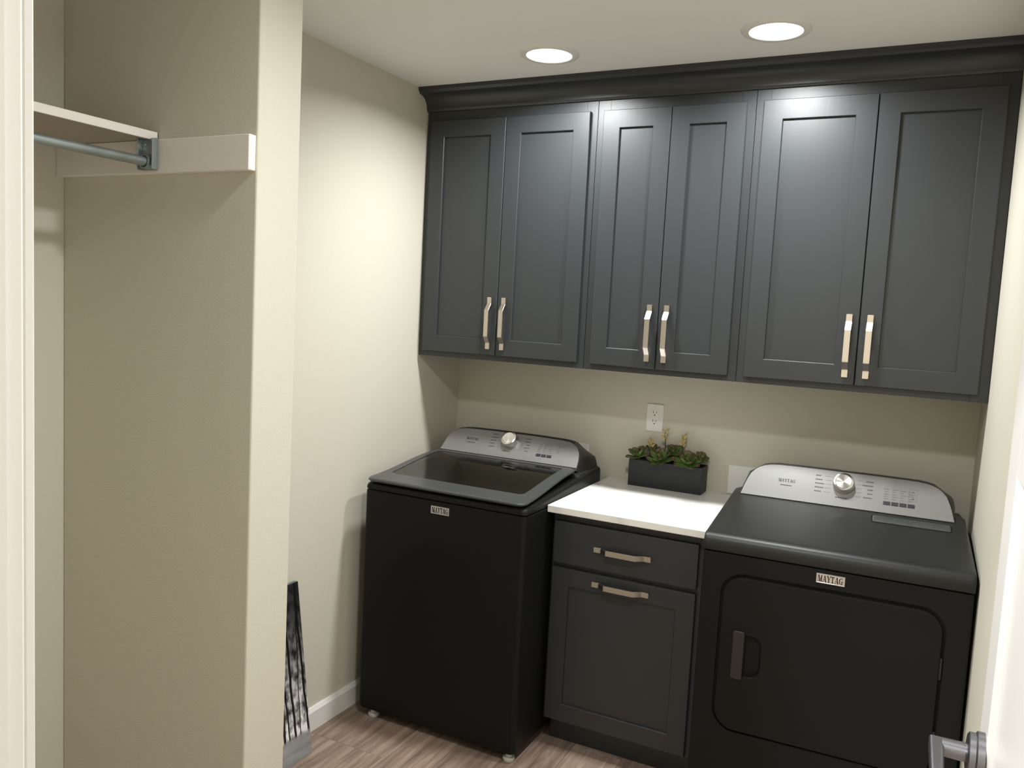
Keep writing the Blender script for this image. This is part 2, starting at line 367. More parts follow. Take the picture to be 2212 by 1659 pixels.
# ------------------------------------------------------------------ upper cabinets
def upper(x0, x1, da, dm, db, label, hl):
    t = thing('upper_cabinet', label, 'cabinet', (0, 0, 0), 0, 'charcoal upper cabinets in a row')
    zt = 2.3725
    obj('body', box(x0 + 0.0006, x1 - 0.0006, -0.0015 + YF + 0.02, -0.0005, ZB + 0.004, zt), 'char', t)
    # face frame: stiles, rails
    sl, sr = da + 0.02 - x0, x1 - db + 0.02
    b = box(x0 + 0.0006, x0 + sl, YF, YF + 0.0185, ZB, zt, 0.0008, 1); box(x1 - sr, x1 - 0.0006, YF, YF + 0.0185, ZB, zt, 0.0008, 1, bm=b)
    box(x0 + sl, x1 - sr, YF + 0.0002, YF + 0.0185, ZB, ZB + 0.045, bm=b); box(x0 + sl, x1 - sr, YF + 0.0002, YF + 0.0185, 2.285, zt, bm=b)
    obj('face_frame', b, 'char', t)
    g = 0.0013
    for (a, c), hx in (((da, dm - g), dm - 0.031), ((dm + g, db), dm + 0.032)):
        d = shaker(t, a, c, 1.3845, 2.3095, YF - 0.0004)
        pull(d, hx, YD - 0.0005, 1.512)
    return t
upper(0.0005, 0.742, 0.0285, 0.371, 0.7176, 'charcoal two-door upper cabinet over the washing machine, next to the left wall', 0)
upper(0.742, 1.3109, 0.7705, 1.0249, 1.2834, 'narrower charcoal two-door upper cabinet in the middle, above the outlet and planter', 0)
upper(1.3109, WR - 0.0005, 1.3385, 1.693, 2.0448, 'charcoal two-door upper cabinet over the dryer, next to the right wall', 0)

# crown moulding
cp = [(YF - 0.0005, 2.350), (YF - 0.007, 2.350), (YF - 0.009, 2.3545), (YF - 0.011, 2.357)]
for k in range(0, 9):
    a = math.radians(90 * k / 8); cp.append((YF - 0.012 - 0.054 * (1 - math.cos(a)), 2.358 + 0.050 * math.sin(a)))
cp += [(YF - 0.070, 2.4105), (YF - 0.074, 2.4165), (YF - 0.0788, 2.419), (YF - 0.0788, H - 0.0004), (YF + 0.02, H - 0.0004), (YF + 0.02, 2.3735), (YF - 0.0005, 2.3735)]
tag(obj('crown_molding', sweep_x(cp, 0.0005, WR - 0.0005), 'char', None, True), 'charcoal crown molding running along the top of all upper cabinets', 'molding')

# ------------------------------------------------------------------ base cabinet and countertop
CX0, CX1, CZ = 0.748, 1.3095, 0.8926
BX0, BX1 = 0.757, 1.3035
t = thing('base_cabinet', 'charcoal base cabinet with drawer and door between washer and dryer', 'cabinet', (0, 0, 0))
BF = -0.572
b = box(BX0, BX1, BF + 0.019, -0.001, 0.095, CZ - 0.0265)
obj('body', b, 'char', t)
obj('toe_kick', box(BX0 + 0.012, BX1 - 0.002, -0.525, -0.510, 0.0, 0.096), 'char', t)
b = box(BX0, 0.790, BF, BF + 0.0188, 0.095, CZ - 0.0265, 0.0008, 1); box(1.268, BX1, BF, BF + 0.0188, 0.095, CZ - 0.0265, 0.0008, 1, bm=b)
for za, zb in ((0.095, 0.125), (0.655, 0.70), (0.82, CZ - 0.0265)): box(0.790, 1.268, BF + 0.0003, BF + 0.0188, za, zb, bm=b)
obj('face_frame', b, 'char', t)
d = obj('drawer', box(0.7675, 1.285, BF - 0.0195, BF - 0.0005, 0.6830, 0.8345, 0.0018, 2), 'char', t); pull(d, 1.026, BF - 0.020, 0.757, True)
d = shaker(t, 0.7675, 1.285, 0.1021, 0.6660, BF - 0.0005); pull(d, 1.026, BF - 0.020, 0.633, True)
tag(obj('countertop', box(CX0, CX1, -0.621, -0.0005, CZ - 0.0262, CZ, 0.003, 3), 'quartz', None, True), 'white quartz countertop slab on the base cabinet', 'countertop')

# ------------------------------------------------------------------ lettering (flat print glyphs, heavy serif capitals)
def glyphs(word, h, y=0.0):
    """returns bmesh with letters in the XZ plane, origin at lower left; each letter box is h wide x h high"""
    b = bmesh.new(); x = 0.0
    def q(*p): b.faces.new([b.verts.new((x + a * h, y, c * h)) for a, c in p])
    def st(a0, c0, a1, c1, w): q((a0, c0), (a0 + w, c0), (a1 + w, c1), (a1, c1))
    def sf(a0, a1, c): q((a0, c), (a1, c), (a1, c + .09), (a0, c + .09))
    for ch in word:
        if ch == 'M':
            st(.08, 0, .08, 1, .09); st(.74, 0, .74, 1, .24); st(.42, 0, .10, 1, .25); st(.50, 0, .80, 1, .09); sf(0, .26, 0); sf(.66, 1.06, 0); sf(0, .3, .91); sf(.72, 1.06, .91); x += h * 1.13
        elif ch == 'A':
            st(.05, 0, .38, 1, .09); st(.60, 0, .34, 1, .26); q((.2, .27), (.66, .27), (.64, .36), (.23, .36)); sf(-.04, .26, 0); sf(.5, .94, 0); x += h * .95
        elif ch == 'Y':
            st(.36, 0, .36, .5, .24); st(.36, .45, .03, 1, .26); st(.5, .45, .76, 1, .09); sf(.26, .72, 0); sf(-.04, .38, .91); sf(.64, .94, .91); x += h * .93
        elif ch == 'T':
            st(.32, 0, .32, 1, .24); q((0, .88), (.88, .88), (.88, 1), (0, 1)); q((0, .68), (.07, .68), (.07, .9), (0, .9)); q((.81, .68), (.88, .68), (.88, .9), (.81, .9)); sf(.2, .68, 0); x += h * .95
        elif ch == 'G':
            st(.03, .22, .03, .78, .24); q((.03, .78), (.27, .78), (.45, .9), (.45, 1)); q((.03, .22), (.27, .22), (.45, .1), (.45, 0)); q((.45, .9), (.45, 1), (.72, .93), (.72, .84)); q((.72, .62), (.80, .62), (.80, 1), (.72, 1))
            q((.45, 0), (.45, .1), (.66, .16), (.66, .04)); st(.64, 0, .64, .44, .2); sf(.5, .94, .40); x += h * 1.0
    return b, x
def badge(parent, cx, y, z, w=0.077, h=0.029):
    g = obj('badge', box(cx - w / 2, cx + w / 2, y - 0.003, y, z - h / 2, z + h / 2, 0.0012, 2), 'chrome', parent)
    R = lambda a, yy: [(cx - w / 2 + a, yy, z - h / 2 + a), (cx + w / 2 - a, yy, z - h / 2 + a), (cx + w / 2 - a, yy, z + h / 2 - a), (cx - w / 2 + a, yy, z + h / 2 - a)]
    obj('badge_rim', loops([R(0.0008, y - 0.0028), R(0.0012, y - 0.0042), R(0.0026, y - 0.0042), R(0.0030, y - 0.0028)]), 'chrome', g)
    bm, ww = glyphs('MAYTAG', 1.0, 0.0)
    sx, sz = (w - 0.010) / ww, (h - 0.0095)
    for v in bm.verts: v.co = Vector((cx - w / 2 + 0.005 + v.co.x * sx, y - 0.0034, z - h / 2 + 0.0048 + v.co.z * sz))
    obj('badge_lettering', bm, 'badge_in', g)
    return g

# ------------------------------------------------------------------ control consoles (washer and dryer share the idea)
def console(t, xc, yb, zb, yt, zt, hw, Ls, yback, zback, hwback, nbtn, kx, btn, logo_x, dryer):
    """hw: list of (s, half width) along the sloped face of length Ls"""
    e = Vector((0, yt - yb, zt - zb)).normalized(); n = Vector((0, -e.z, e.y))     # n points to the front/up
    def hwf(s):
        for (s0, h0), (s1, h1) in zip(hw, hw[1:]):
            if s <= s1: return h0 + (h1 - h0) * (s - s0) / (s1 - s0)
        return hw[-1][1]
    def P(x, s, off=0.0):
        bulge = (0.0 if dryer else 0.004) * max(0.0, 1 - s / 0.05) ** 2
        return Vector((xc + x, yb, zb)) + e * s + n * (off + bulge)
    svals = [s for s, _ in hw]
    # body: outline slightly larger than the face, tapering to a lower and wider back
    out = [(-h - 0.005, s) for s, h in hw] + [(h + 0.005, s) for s, h in reversed(hw)]
    smax = hw[-1][0]
    def outl(off, grow): return [tuple(P(a * grow, s + (0.006 if s > smax * .9 else 0.0) - (0.012 if s == 0 else 0), off)) for a, s in out]
    back = []
    for a, s in out:
        f = s / smax
        back.append((xc + math.copysign(hwback * (1 - 0.10 * f ** 2.5) if True else 0, a) if abs(a) > 0.3 else xc + a, yback - 0.035 * f ** 2, zback + (zt - 0.01 - zback) * f * 0.93))
    mid = [tuple((Vector(p) * .5 + Vector(q) * .5) + Vector((0, 0, 0.012 * (o_[1] / smax)))) for p, q, o_ in zip(outl(-0.004, 1.0), back, out)]
    low = [(p[0], p[1], min(p[2], zb - 0.03)) for p in back]
    body = obj('console', loops([outl(0.0005, 0.992), outl(-0.002, 1.0), outl(-0.012, 1.004), mid, back], True, True), 'console', t, True)
    # silver face
    NX = 28; bm = bmesh.new(); rows = []
    ss = sorted(set([0, .006, .012, .02, .03, .04, .05] + svals))
    for s in ss: rows.append([bm.verts.new(P(hwf(s) * (2 * i / NX - 1), s, 0.0035)) for i in range(NX + 1)])
    for A, B in zip(rows, rows[1:]):
        for i in range(NX): bm.faces.new((A[i], A[i + 1], B[i + 1], B[i]))
    # rim: fold the border back into the body
    bord = [r[0] for r in rows] + rows[-1][1:-1] + [r[-1] for r in reversed(rows)] + rows[0][1:-1][::-1]
    low_ = [bm.verts.new(v.co - n * 0.006) for v in bord]
    for i in range(len(bord)):
        j = (i + 1) % len(bord); bm.faces.new((bord[i], bord[j], low_[j], low_[i]))
    pan = obj('control_panel', bm, 'silver', t, True); pan['label'] = 'silver control panel with dial and buttons'
    # knob
    ks = 0.0805; c = P(kx - xc, ks, 0.0035)
    rot = Matrix((( 1, 0, 0), (0, e.y, n.y), (0, e.z, n.z))).to_4x4()
    for nm, prof, m_ in (('knob', [(0.0345, 0), (0.0345, 0.004), (0.0335, 0.022), (0.031, 0.0265), (0.026, 0.028), (0.0245, 0.0268), (0.001, 0.0262)], 'knob'),):
        kn = obj(nm, lathe(prof, 40, cap0=False), m_, pan, True); kn.matrix_local = Matrix.Translation(c) @ rot
    # buttons
    for i in range(nbtn):
        x0 = btn[0] + i * (btn[1] - btn[0]) / nbtn; x1 = x0 + (btn[1] - btn[0]) / nbtn - 0.0035
        bm = loops([[tuple(P(a - xc, s, o_)) for a, s in ((x0, .0290), (x1, .0290), (x1, .0405), (x0, .0405))] for o_ in (0.003, 0.0055)], False, True)
        obj('button', bm, 'btn', pan)
    # printed brand and illegible legends
    bm, ww = glyphs('MAYTAG', 1.0)
    lw = 0.056; lh = 0.0115
    for v in bm.verts: v.co = P(logo_x - xc + v.co.x * lw / ww, 0.0635 + v.co.z * lh, 0.0039)
    obj('brand_lettering', bm, 'badge_in', pan)
    bm = bmesh.new()
    def dash(x, s, w_, h_=0.0038): bm.faces.new([bm.verts.new(P(x - xc + a, s + c_, 0.0039)) for a, c_ in ((0, 0), (w_, 0), (w_, h_), (0, h_))])
    rnd = random.Random(3 if dryer else 5)
    dash(logo_x + 0.008, 0.050, 0.038, 0.003)
    for i in range(5):
        s = 0.102 - i * 0.0145
        for q_ in range(rnd.randint(3, 5)): dash(kx - 0.090 + q_ * 0.0056, s, 0.0044)
        for q_ in range(rnd.randint(3, 6)): dash(kx + 0.086 - q_ * 0.0056, s - 0.002, 0.0044)
    for q_ in range(5): dash(kx - 0.022 + q_ * 0.0075, 0.030, 0.006); 
    for q_ in range(4): dash(kx - 0.014 + q_ * 0.0075, 0.119 if dryer else 0.1165, 0.006, 0.003)
    obj('legend_print', bm, 'print', pan)['kind'] = 'stuff'
    bm = bmesh.new()
    for i in range(nbtn):
        x0 = btn[0] + i * (btn[1] - btn[0]) / nbtn
        for r_ in range(5):
            w_ = 0.010 + rnd.random() * 0.008; dash(x0, 0.049 + r_ * 0.0085, w_, 0.0026)
    for r_ in range(5):
        s = 0.104 - r_ * 0.0145
        dash(kx - 0.060, s, 0.022, 0.0007); dash(kx + 0.038, s - 0.002, 0.018, 0.0007)
    xi = btn[1] - 0.022 if dryer else btn[1] + 0.006
    for s0 in (0.052, 0.074):
        for a, c_, w_, h_ in ((0, 0, 0.024, 0.0008), (0, 0.019, 0.024, 0.0008), (0, 0, 0.0008, 0.019), (0.0232, 0, 0.0008, 0.019), (0.008, 0.006, 0.008, 0.007)): dash(xi + a, s0 + c_, w_, h_)
    obj('faint_legend_print', bm, 'print2', pan)['kind'] = 'stuff'
    return body

# ------------------------------------------------------------------ washing machine
WW = 0.6715
t = thing('washing_machine', 'black top-loading washing machine with glass lid in the left corner', 'washer', (0.0725, -0.780, 0.0), -0.006)
def zd(y):   # deck height rises towards the console
    f = max(0.0, min(1.0, y / 0.47)); return 0.907 + 0.046 * (f * f * (3 - 2 * f)) 
R0 = lambda g, r=0.02: rrect(g, WW - g, g, 0.70 - g, r, 6)
obj('body', loops([xy(R0(0.004), 0.034), xy(R0(0.001), 0.040), xy(R0(0.0), 0.055), xy(R0(0.0), 0.876), xy(R0(0.003), 0.8785), xy(R0(0.02), 0.8785)], True, False), 'blk', t, True)
# deck: skirt, rounded shoulder, opening and drum
def deckloop(g, dz): return [(a, b_, zd(b_) + dz) for a, b_ in R0(g, 0.024)]
hole = []
cx, cy, cr = WW / 2, 0.262, 0.225
for a, b_ in R0(0.0): 
    ang = math.atan2((b_ - 0.35), (a - cx)); hole.append((cx + cr * math.cos(ang), cy + cr * math.sin(ang)))
ls = [xy(R0(0.003), 0.8812), xy(R0(0.0), 0.883), [(a, b_, zd(b_) - 0.016) for a, b_ in R0(0.0, 0.022)], deckloop(0.002, -0.008), deckloop(0.008, -0.002), deckloop(0.018, 0.0), deckloop(0.035, -0.002), [(a, b_, zd(b_) - 0.022) for a, b_ in hole], [(a, b_, 0.86) for a, b_ in hole]]
obj('top_deck', loops(ls), 'blk', t, True)
obj('drum', lathe([(0.226, 0.862), (0.222, 0.85), (0.22, 0.45), (0.2, 0.42), (0.06, 0.44), (0.05, 0.62), (0.001, 0.64)], 40, (cx, cy, 0), cap0=False), 'drum', t, True)
# lid: frame following the deck with a smoked glass pane
LX0, LX1, LY0, LY1 = 0.008, WW - 0.006, -0.012, 0.470
GX0, GX1, GY0, GY1 = 0.050, 0.612, 0.088, 0.440
def lz(x_, y_): return zd(y_) + 0.0215 - 0.004 * ((y_ - 0.2) / 0.2) ** 2 * 0.5
def lidl(g, dz, r=0.03):
    P = []
    for a, b_ in rrect(LX0 + g, LX1 - g, LY0 + g, LY1 - g * 0.2, r, 6):
        f = (b_ - LY0) / (LY1 - LY0); a = WW / 2 + (a - WW / 2) * (1 - 0.035 * f)
        P.append((a, b_, lz(a, b_) + dz))
    return P
def gl(g, dz): return [(a, b_, lz(a, b_) + dz) for a, b_ in rrect(GX0 + g, GX1 - g, GY0 + g, GY1 - g, 0.02, 6)]
def dens(l):   # subdivide long straight sides so the loop follows the curved deck
    out = []
    n = len(l)
    for i in range(n):
        a, b_ = l[i], l[(i + 1) % n]; out.append(a)
        if i % 7 == 6:
            for k in range(1, 9):
                f = k / 9; x_ = a[0] + (b_[0] - a[0]) * f; y_ = a[1] + (b_[1] - a[1]) * f
                out.append((x_, y_, a[2] - lz(a[0], a[1]) + lz(x_, y_)))
    return out
lid = obj('lid', loops([dens(l) for l in (gl(0, -0.012), lidl(0.016, -0.014), lidl(0.004, -0.013), lidl(0.0, -0.008), lidl(0.001, -0.004), lidl(0.006, 0.0), gl(0, 0.0), gl(0.0, -0.006), gl(0, -0.012))]), 'lid', t, True)
lid['label'] = 'dark grey lid frame'
bm = bmesh.new(); NXg, NYg = 8, 12; top = []
for dz in (-0.0012, -0.0052):
    rows = [[bm.verts.new((GX0 + (GX1 - GX0) * i / NXg, GY0 + (GY1 - GY0) * j / NYg, lz(0, GY0 + (GY1 - GY0) * j / NYg) + dz)) for i in range(NXg + 1)] for j in range(NYg + 1)]
    for A, B in zip(rows, rows[1:]):
        for i in range(NXg): bm.faces.new((A[i], A[i + 1], B[i + 1], B[i]))
    top.append([rows[0][i] for i in range(NXg + 1)] + [r[-1] for r in rows[1:]] + rows[-1][-2::-1] + [r[0] for r in rows[-2:0:-1]])
for i in range(len(top[0])):
    j = (i + 1) % len(top[0]); bm.faces.new((top[0][i], top[0][j], top[1][j], top[1][i]))
g_ = obj('glass_pane', bm, 'glass', lid, True); g_['label'] = 'smoked glass window in the lid'
console(t, 0.336, 0.485, 0.967, 0.56, 1.06, [(0, .311), (.035, .307), (.06, .302), (.074, .2975), (.0925, .286), (.1, .277), (.108, .262), (.113, .246), (.1165, .215), (.119, .10)], 0.12,
        0.655, 0.925, 0.333, 3, 0.329, (0.4605, 0.5315), 0.127, False)
obj('console_base', loops([[(a, b_, z_) for a, b_ in rrect(0.006, WW - 0.006, 0.462, 0.69, 0.02, 4)] for z_ in (0.905, 0.9495)] + [xy(rrect(0.012, WW - 0.012, 0.468, 0.68, 0.02, 4), 0.9535)], True, True), 'console', t, True)
badge(t, 0.3335, -0.0005, 0.8488)
for fx, fy in ((0.057, 0.030), (0.640, 0.030), (0.057, 0.66), (0.640, 0.66)):
    obj('foot', lathe([(0.012, 0.04), (0.012, 0.016), (0.021, 0.014), (0.022, 0.006), (0.019, 0.0)], 20, (fx, fy, 0)), 'foot', t, True)

# ------------------------------------------------------------------ dryer
DW = 0.725
t = thing('clothes_dryer', 'black front-door clothes dryer in the right corner', 'dryer', (1.3422, -0.781, 0.0), 0.030)
D0 = lambda g, r: rrect(g, DW - g, g, 0.70 - g, r, 6)
# body sides/back with an open front, front panel with the door recess
side = [(0, 0.008), (0, 0.6995), (DW, 0.6995), (DW, 0.008)]
obj('body', loops([[(a, b_, 0.03) for a, b_ in side], [(a, b_, 0.880) for a, b_ in side]], True, True), 'blk', t)
DX0, DX1, DZ0, DZ1, DR = 0.066, 0.661, 0.337, 0.817, 0.062
N8 = 8
def dr(g, y): return xz(rrect(DX0 - g, DX1 + g, DZ0 - g, DZ1 + g, DR + g, N8), y)
def fr(g, y, r): return xz(rrect(g, DW - g, 0.03 + g, 0.8785 - g * .5, r, N8), y)
obj('front_panel', loops([fr(0, 0.03, 0.003), fr(0, 0.008, 0.004), fr(0.002, 0.002, 0.005), fr(0.006, 0.0, 0.006), dr(0.006, 0.0), dr(0.0045, 0.0015), dr(0.004, 0.016), dr(-0.02, 0.016)], False, True), 'blk', t, True)
px0, px1, pz0, pz1 = 0.112, 0.190, 0.514, 0.640
def pk(g, y, r=0.030): return xz(rrect(px0 + g, px1 - g, pz0 + g, pz1 - g, r, N8), y)
dd = obj('door', loops([dr(-0.0015, 0.015), dr(-0.0015, -0.003), dr(-0.004, -0.0068), dr(-0.009, -0.008), pk(-0.002, -0.008), pk(0.001, -0.005), pk(0.004, 0.012), pk(0.014, 0.0145)], False, True), 'blk', t, True)
hd = obj('handle', loops([xz(rrect(0.109, 0.1435, 0.505, 0.653, 0.006, 4), y) for y in (0.006, -0.017)] + [xz(rrect(0.1105, 0.142, 0.5065, 0.6515, 0.006, 4), -0.019)], True, True), 'console', dd, True)
hd['label'] = 'grip bar over the door pocket'
for z_ in (0.66, 0.45): obj('hinge_cover', box(DX1 - 0.003, DX1 + 0.003, -0.009, 0.002, z_ - 0.03, z_ + 0.03, 0.0015), 'blk_top', dd)
badge(t, 0.3645, -0.0005, 0.8530, 0.078, 0.0285)
# sloped top with rolled front edge
def ztp(y): return 0.9305 + 0.0985 * y
prof = [(-0.004, 0.8830), (-0.006, 0.889), (-0.006, 0.905), (-0.003, 0.917), (0.004, 0.926), (0.014, 0.9312), (0.026, 0.9333)]
prof += [(y, ztp(y)) for y in (0.05, 0.15, 0.25, 0.35, 0.445, 0.50)] + [(0.60, 0.965), (0.699, 0.955), (0.699, 0.8830)]
def topl(x_, dz, gy): return [(x_, a + gy * (1 if a < 0.3 else 0), 0.883 + (z_ - 0.883) * (1 - dz)) for a, z_ in prof]
obj('top_panel', loops([topl(0.001, 0.10, 0.006), topl(-0.0005, 0.06, 0.003), topl(0.003, 0.015, 0.001), topl(0.010, 0.0, 0.0), topl(DW - 0.010, 0.0, 0.0), topl(DW - 0.003, 0.015, 0.001), topl(DW + 0.0005, 0.06, 0.003), topl(DW - 0.001, 0.10, 0.006)], True, True), 'blk_top', t, True)
lp = lambda g, dz: [(a, b_, ztp(b_) + dz) for a, b_ in rrect(0.456 + g, 0.678 - g, 0.338 + g, 0.397 - g, 0.004, 3)]
ls_ = obj('lint_screen_cover', loops([lp(0, -0.003), lp(0.0, 0.0016), lp(0.0015, 0.003), lp(0.012, 0.003), lp(0.016, 0.0012)], True, True), 'lid', t, True)
ls_['label'] = 'flat lint screen cover set in the top'
obj('lint_gap', loops([lp(-0.004, -0.002), lp(-0.004, 0.0004)], False, True), 'gap', t)
console(t, 0.360, 0.440, 0.974, 0.505, 1.069, [(0, .331), (.041, .321), (.06, .315), (.082, .3065), (.098, .294), (.108, .282), (.1165, .266), (.122, .246), (.1255, .215), (.127, .10)], 0.1212,
        0.64, 0.955, 0.345, 4, 0.357, (0.4823, 0.5790), 0.1475, True)
for fx, fy in ((0.06, 0.05), (0.665, 0.05), (0.06, 0.65), (0.665, 0.65)):
    obj('foot', lathe([(0.012, 0.032), (0.012, 0.016), (0.021, 0.014), (0.022, 0.006), (0.019, 0.0)], 20, (fx, fy, 0)), 'foot', t, True)

# ------------------------------------------------------------------ outlets on the back wall
def plate(name, label, x0, x1, z0, z1, kind):
    t = thing(name, label, 'outlet', ((x0 + x1) / 2, 0, z0))
    w, h = (x1 - x0) / 2, z1 - z0
    def R(g, y): return [(-w + g, y, g), (w - g, y, g), (w - g, y, h - g), (-w + g, y, h - g)]
    obj('cover_plate', loops([R(0, -0.0002), R(0, -0.003), R(0.003, -0.0055)], False, True), 'plate', t)
    if kind == 'duplex':
        r = obj('receptacle', loops([xz(rrect(-0.0165, 0.0165, h / 2 - 0.033, h / 2 + 0.033, 0.002, 2), y) for y in (-0.005, -0.0072)], False, True), 'plate', t)
        for zc in (h / 2 + 0.0175, h / 2 - 0.0175):
            for a, b_, c_, d_ in ((-0.0075, -0.0055, 0.0005, 0.0095), (0.0055, 0.0075, 0.0015, 0.0085)):
                obj('slot', box(a, b_, -0.0078, -0.0065, zc + c_, zc + d_), 'slot', r)
            obj('slot', lathe([(0.0027, -0.0065), (0.0027, -0.0078)], 12, (0, 0, zc - 0.006), 'Y'), 'slot', r)
    for zc in (0.010, h - 0.010): obj('screw', lathe([(0.0032, -0.005), (0.003, -0.0064), (0.001, -0.0066)], 12, (0 if kind != 'big' else -w + 0.036, 0, zc), 'Y'), 'plate', t, True)
    return t
plate('wall_outlet', 'white duplex outlet on the back wall above the planter', 0.896, 0.968, 1.105, 1.219, 'duplex')
plate('outlet_cover', 'white cover plate peeking out behind the right end of the washer console', 0.5835, 0.6535, 0.903, 1.018, 'blank')
plate('outlet_cover', 'larger white cover plate behind the left end of the dryer console', 1.2415, 1.357, 0.896, 1.011, 'big')

# ------------------------------------------------------------------ planter with artificial succulents
PX0, PX1, PY0, PY1, PZ = 0.866, 1.1635, -0.101, -0.014, CZ
t = thing('succulent_planter', 'long black planter box of green succulents on the white countertop', 'plant', ((PX0 + PX1) / 2, (PY0 + PY1) / 2, PZ), 0.0)
hw_, hd_, hh = (PX1 - PX0) / 2, (PY1 - PY0) / 2, 0.1065
pr = lambda g, z: xy(rrect(-hw_ + g, hw_ - g, -hd_ + g, hd_ - g, 0.003, 2), z)
obj('planter_box', loops([pr(0.001, 0), pr(0, 0.002), pr(0, hh - 0.001), pr(0.001, hh), pr(0.004, hh), pr(0.004, hh - 0.012)], True, False), 'pot', t, True)
obj('soil', loops([pr(0.0042, hh - 0.03), pr(0.0042, hh - 0.010), pr(0.02, hh - 0.007)], True, True), 'soil', t)
def leaf_mesh():
    # unit leaf: length 1 along +Y, width ~0.62, cupped
    bm = bmesh.new(); rows = []
    prof_ = [(0.0, 0.10), (0.18, 0.17), (0.42, 0.27), (0.65, 0.335), (0.82, 0.30), (0.93, 0.19), (1.0, 0.03)]
    for y_, w_ in prof_:
        z_ = 0.10 * y_ * y_ * 1.6; th = 0.055 * (1 - 0.7 * y_)
        rows.append([bm.verts.new(p) for p in ((-w_, y_, z_ + 0.13 * w_ * 2), (-w_ * .5, y_, z_ + 0.02), (0, y_, z_ - 0.01), (w_ * .5, y_, z_ + 0.02), (w_, y_, z_ + 0.13 * w_ * 2), (0, y_, z_ - th - 0.03))])
    for A, B in zip(rows, rows[1:]):
        for i in range(6):
            j = (i + 1) % 6; bm.faces.new((A[i], A[j], B[j], B[i]))
    bm.faces.new(rows[0]); bm.faces.new(rows[-1])
    bmesh.ops.recalc_face_normals(bm, faces=bm.faces)
    me = bpy.data.meshes.new('leaf'); bm.to_mesh(me); bm.free(); me.materials.append(M['leaf'])
    for p in me.polygons: p.use_smooth = True
    return me
LEAF = leaf_mesh()
def rosette(x_, y_, z_, size, tilt_x=0.0, tilt_y=0.0, rings=((7, 12, 1.0), (6, 36, 0.86), (4, 62, 0.62)), seed=0):
    rn = random.Random(seed)
    core = obj('rosette', lathe([(0.004, -0.012), (0.006, 0.0), (0.005, 0.010), (0.001, 0.014)], 10), 'leaf', t, True)
    core.location = (x_, y_, z_); core.rotation_euler = (tilt_x, tilt_y, 0)
    for ri, (n, el, sc) in enumerate(rings):
        for k in range(n):
            o = bpy.data.objects.new('leaf', LEAF); link(o, core)
            az = 2 * math.pi * (k + 0.5 * (ri % 2) + 0.25 * rn.uniform(-1, 1)) / n
            s = size * sc * rn.uniform(0.9, 1.08)
            o.rotation_mode = 'XYZ'
            o.rotation_euler = (math.radians(el + rn.uniform(-7, 7)), 0, az)
            o.scale = (s, s, s); o.location = (0, 0, 0.003 * ri)
zt_ = hh + 0.004
xm = (PX0 + PX1) / 2
for args in ((0.898 - xm, -0.020, zt_ + 0.004, 0.052, 0.35, -0.15, ((6, 14, 1.0), (5, 40, 0.9), (3, 64, 0.6)), 1),
             (0.990 - xm, -0.026, zt_ - 0.002, 0.060, 0.45, 0.0, ((7, 10, 1.0), (6, 36, 0.86), (4, 62, 0.62)), 2),
             (1.098 - xm, -0.024, zt_ - 0.002, 0.062, 0.42, 0.12, ((7, 10, 1.0), (6, 36, 0.86), (4, 62, 0.62)), 3),
             (1.030 - xm, 0.012, zt_ + 0.028, 0.047, 0.40, 0.1, ((6, 20, 1.0), (5, 44, 0.85), (3, 66, 0.6)), 4),
             (0.948 - xm, 0.016, zt_ + 0.020, 0.042, 0.2, -0.1, ((6, 30, 1.0), (4, 55, 0.85)), 5),
             (1.135 - xm, 0.014, zt_ + 0.012, 0.044, 0.2, 0.4, ((6, 26, 1.0), (4, 50, 0.85)), 6)):
    rosette(*args[:6], rings=args[6], seed=args[7])
def bud_mesh():
    bm = lathe([(0.0012, 0), (0.0034, 0.004), (0.0036, 0.008), (0.0016, 0.013), (0.0004, 0.016)], 8)
    bmesh.ops.recalc_face_normals(bm, faces=bm.faces)
    me = bpy.data.meshes.new('bud'); bm.to_mesh(me); bm.free(); me.materials.append(M['bud'])
    for p in me.polygons: p.use_smooth = True
    return me
BUD = bud_mesh()
for i, (x_, y_, top_, nb, lean) in enumerate(((0.934 - xm, 0.012, 0.176, 8, -0.004), (0.990 - xm, 0.016, 0.222, 6, -0.012), (1.068 - xm, 0.010, 0.210, 11, 0.006))):
    rn = random.Random(40 + i)
    pts = [(x_ - lean, y_, hh - 0.01), (x_ - lean * .4, y_, hh + (top_ - hh) * .5), (x_, y_, top_)]
    s_ = obj('flower_stem', tube(pts, [0.0026, 0.0022, 0.0016], 7), 'stem', t, True)
    for k in range(nb):
        o = bpy.data.objects.new('bud', BUD); link(o, s_)
        f = 0.60 + 0.40 * (k + 1) / nb; a = k * 2.4
        o.location = (x_ - lean * (1 - f) + 0.0012 * math.cos(a), y_ + 0.0012 * math.sin(a), hh + (top_ - hh) * f)
        o.rotation_euler = (0.75 * math.sin(a), 0.75 * math.cos(a) + rn.uniform(-.2, .2), 0)
        sc = rn.uniform(1.05, 1.7); o.scale = (sc, sc, sc)

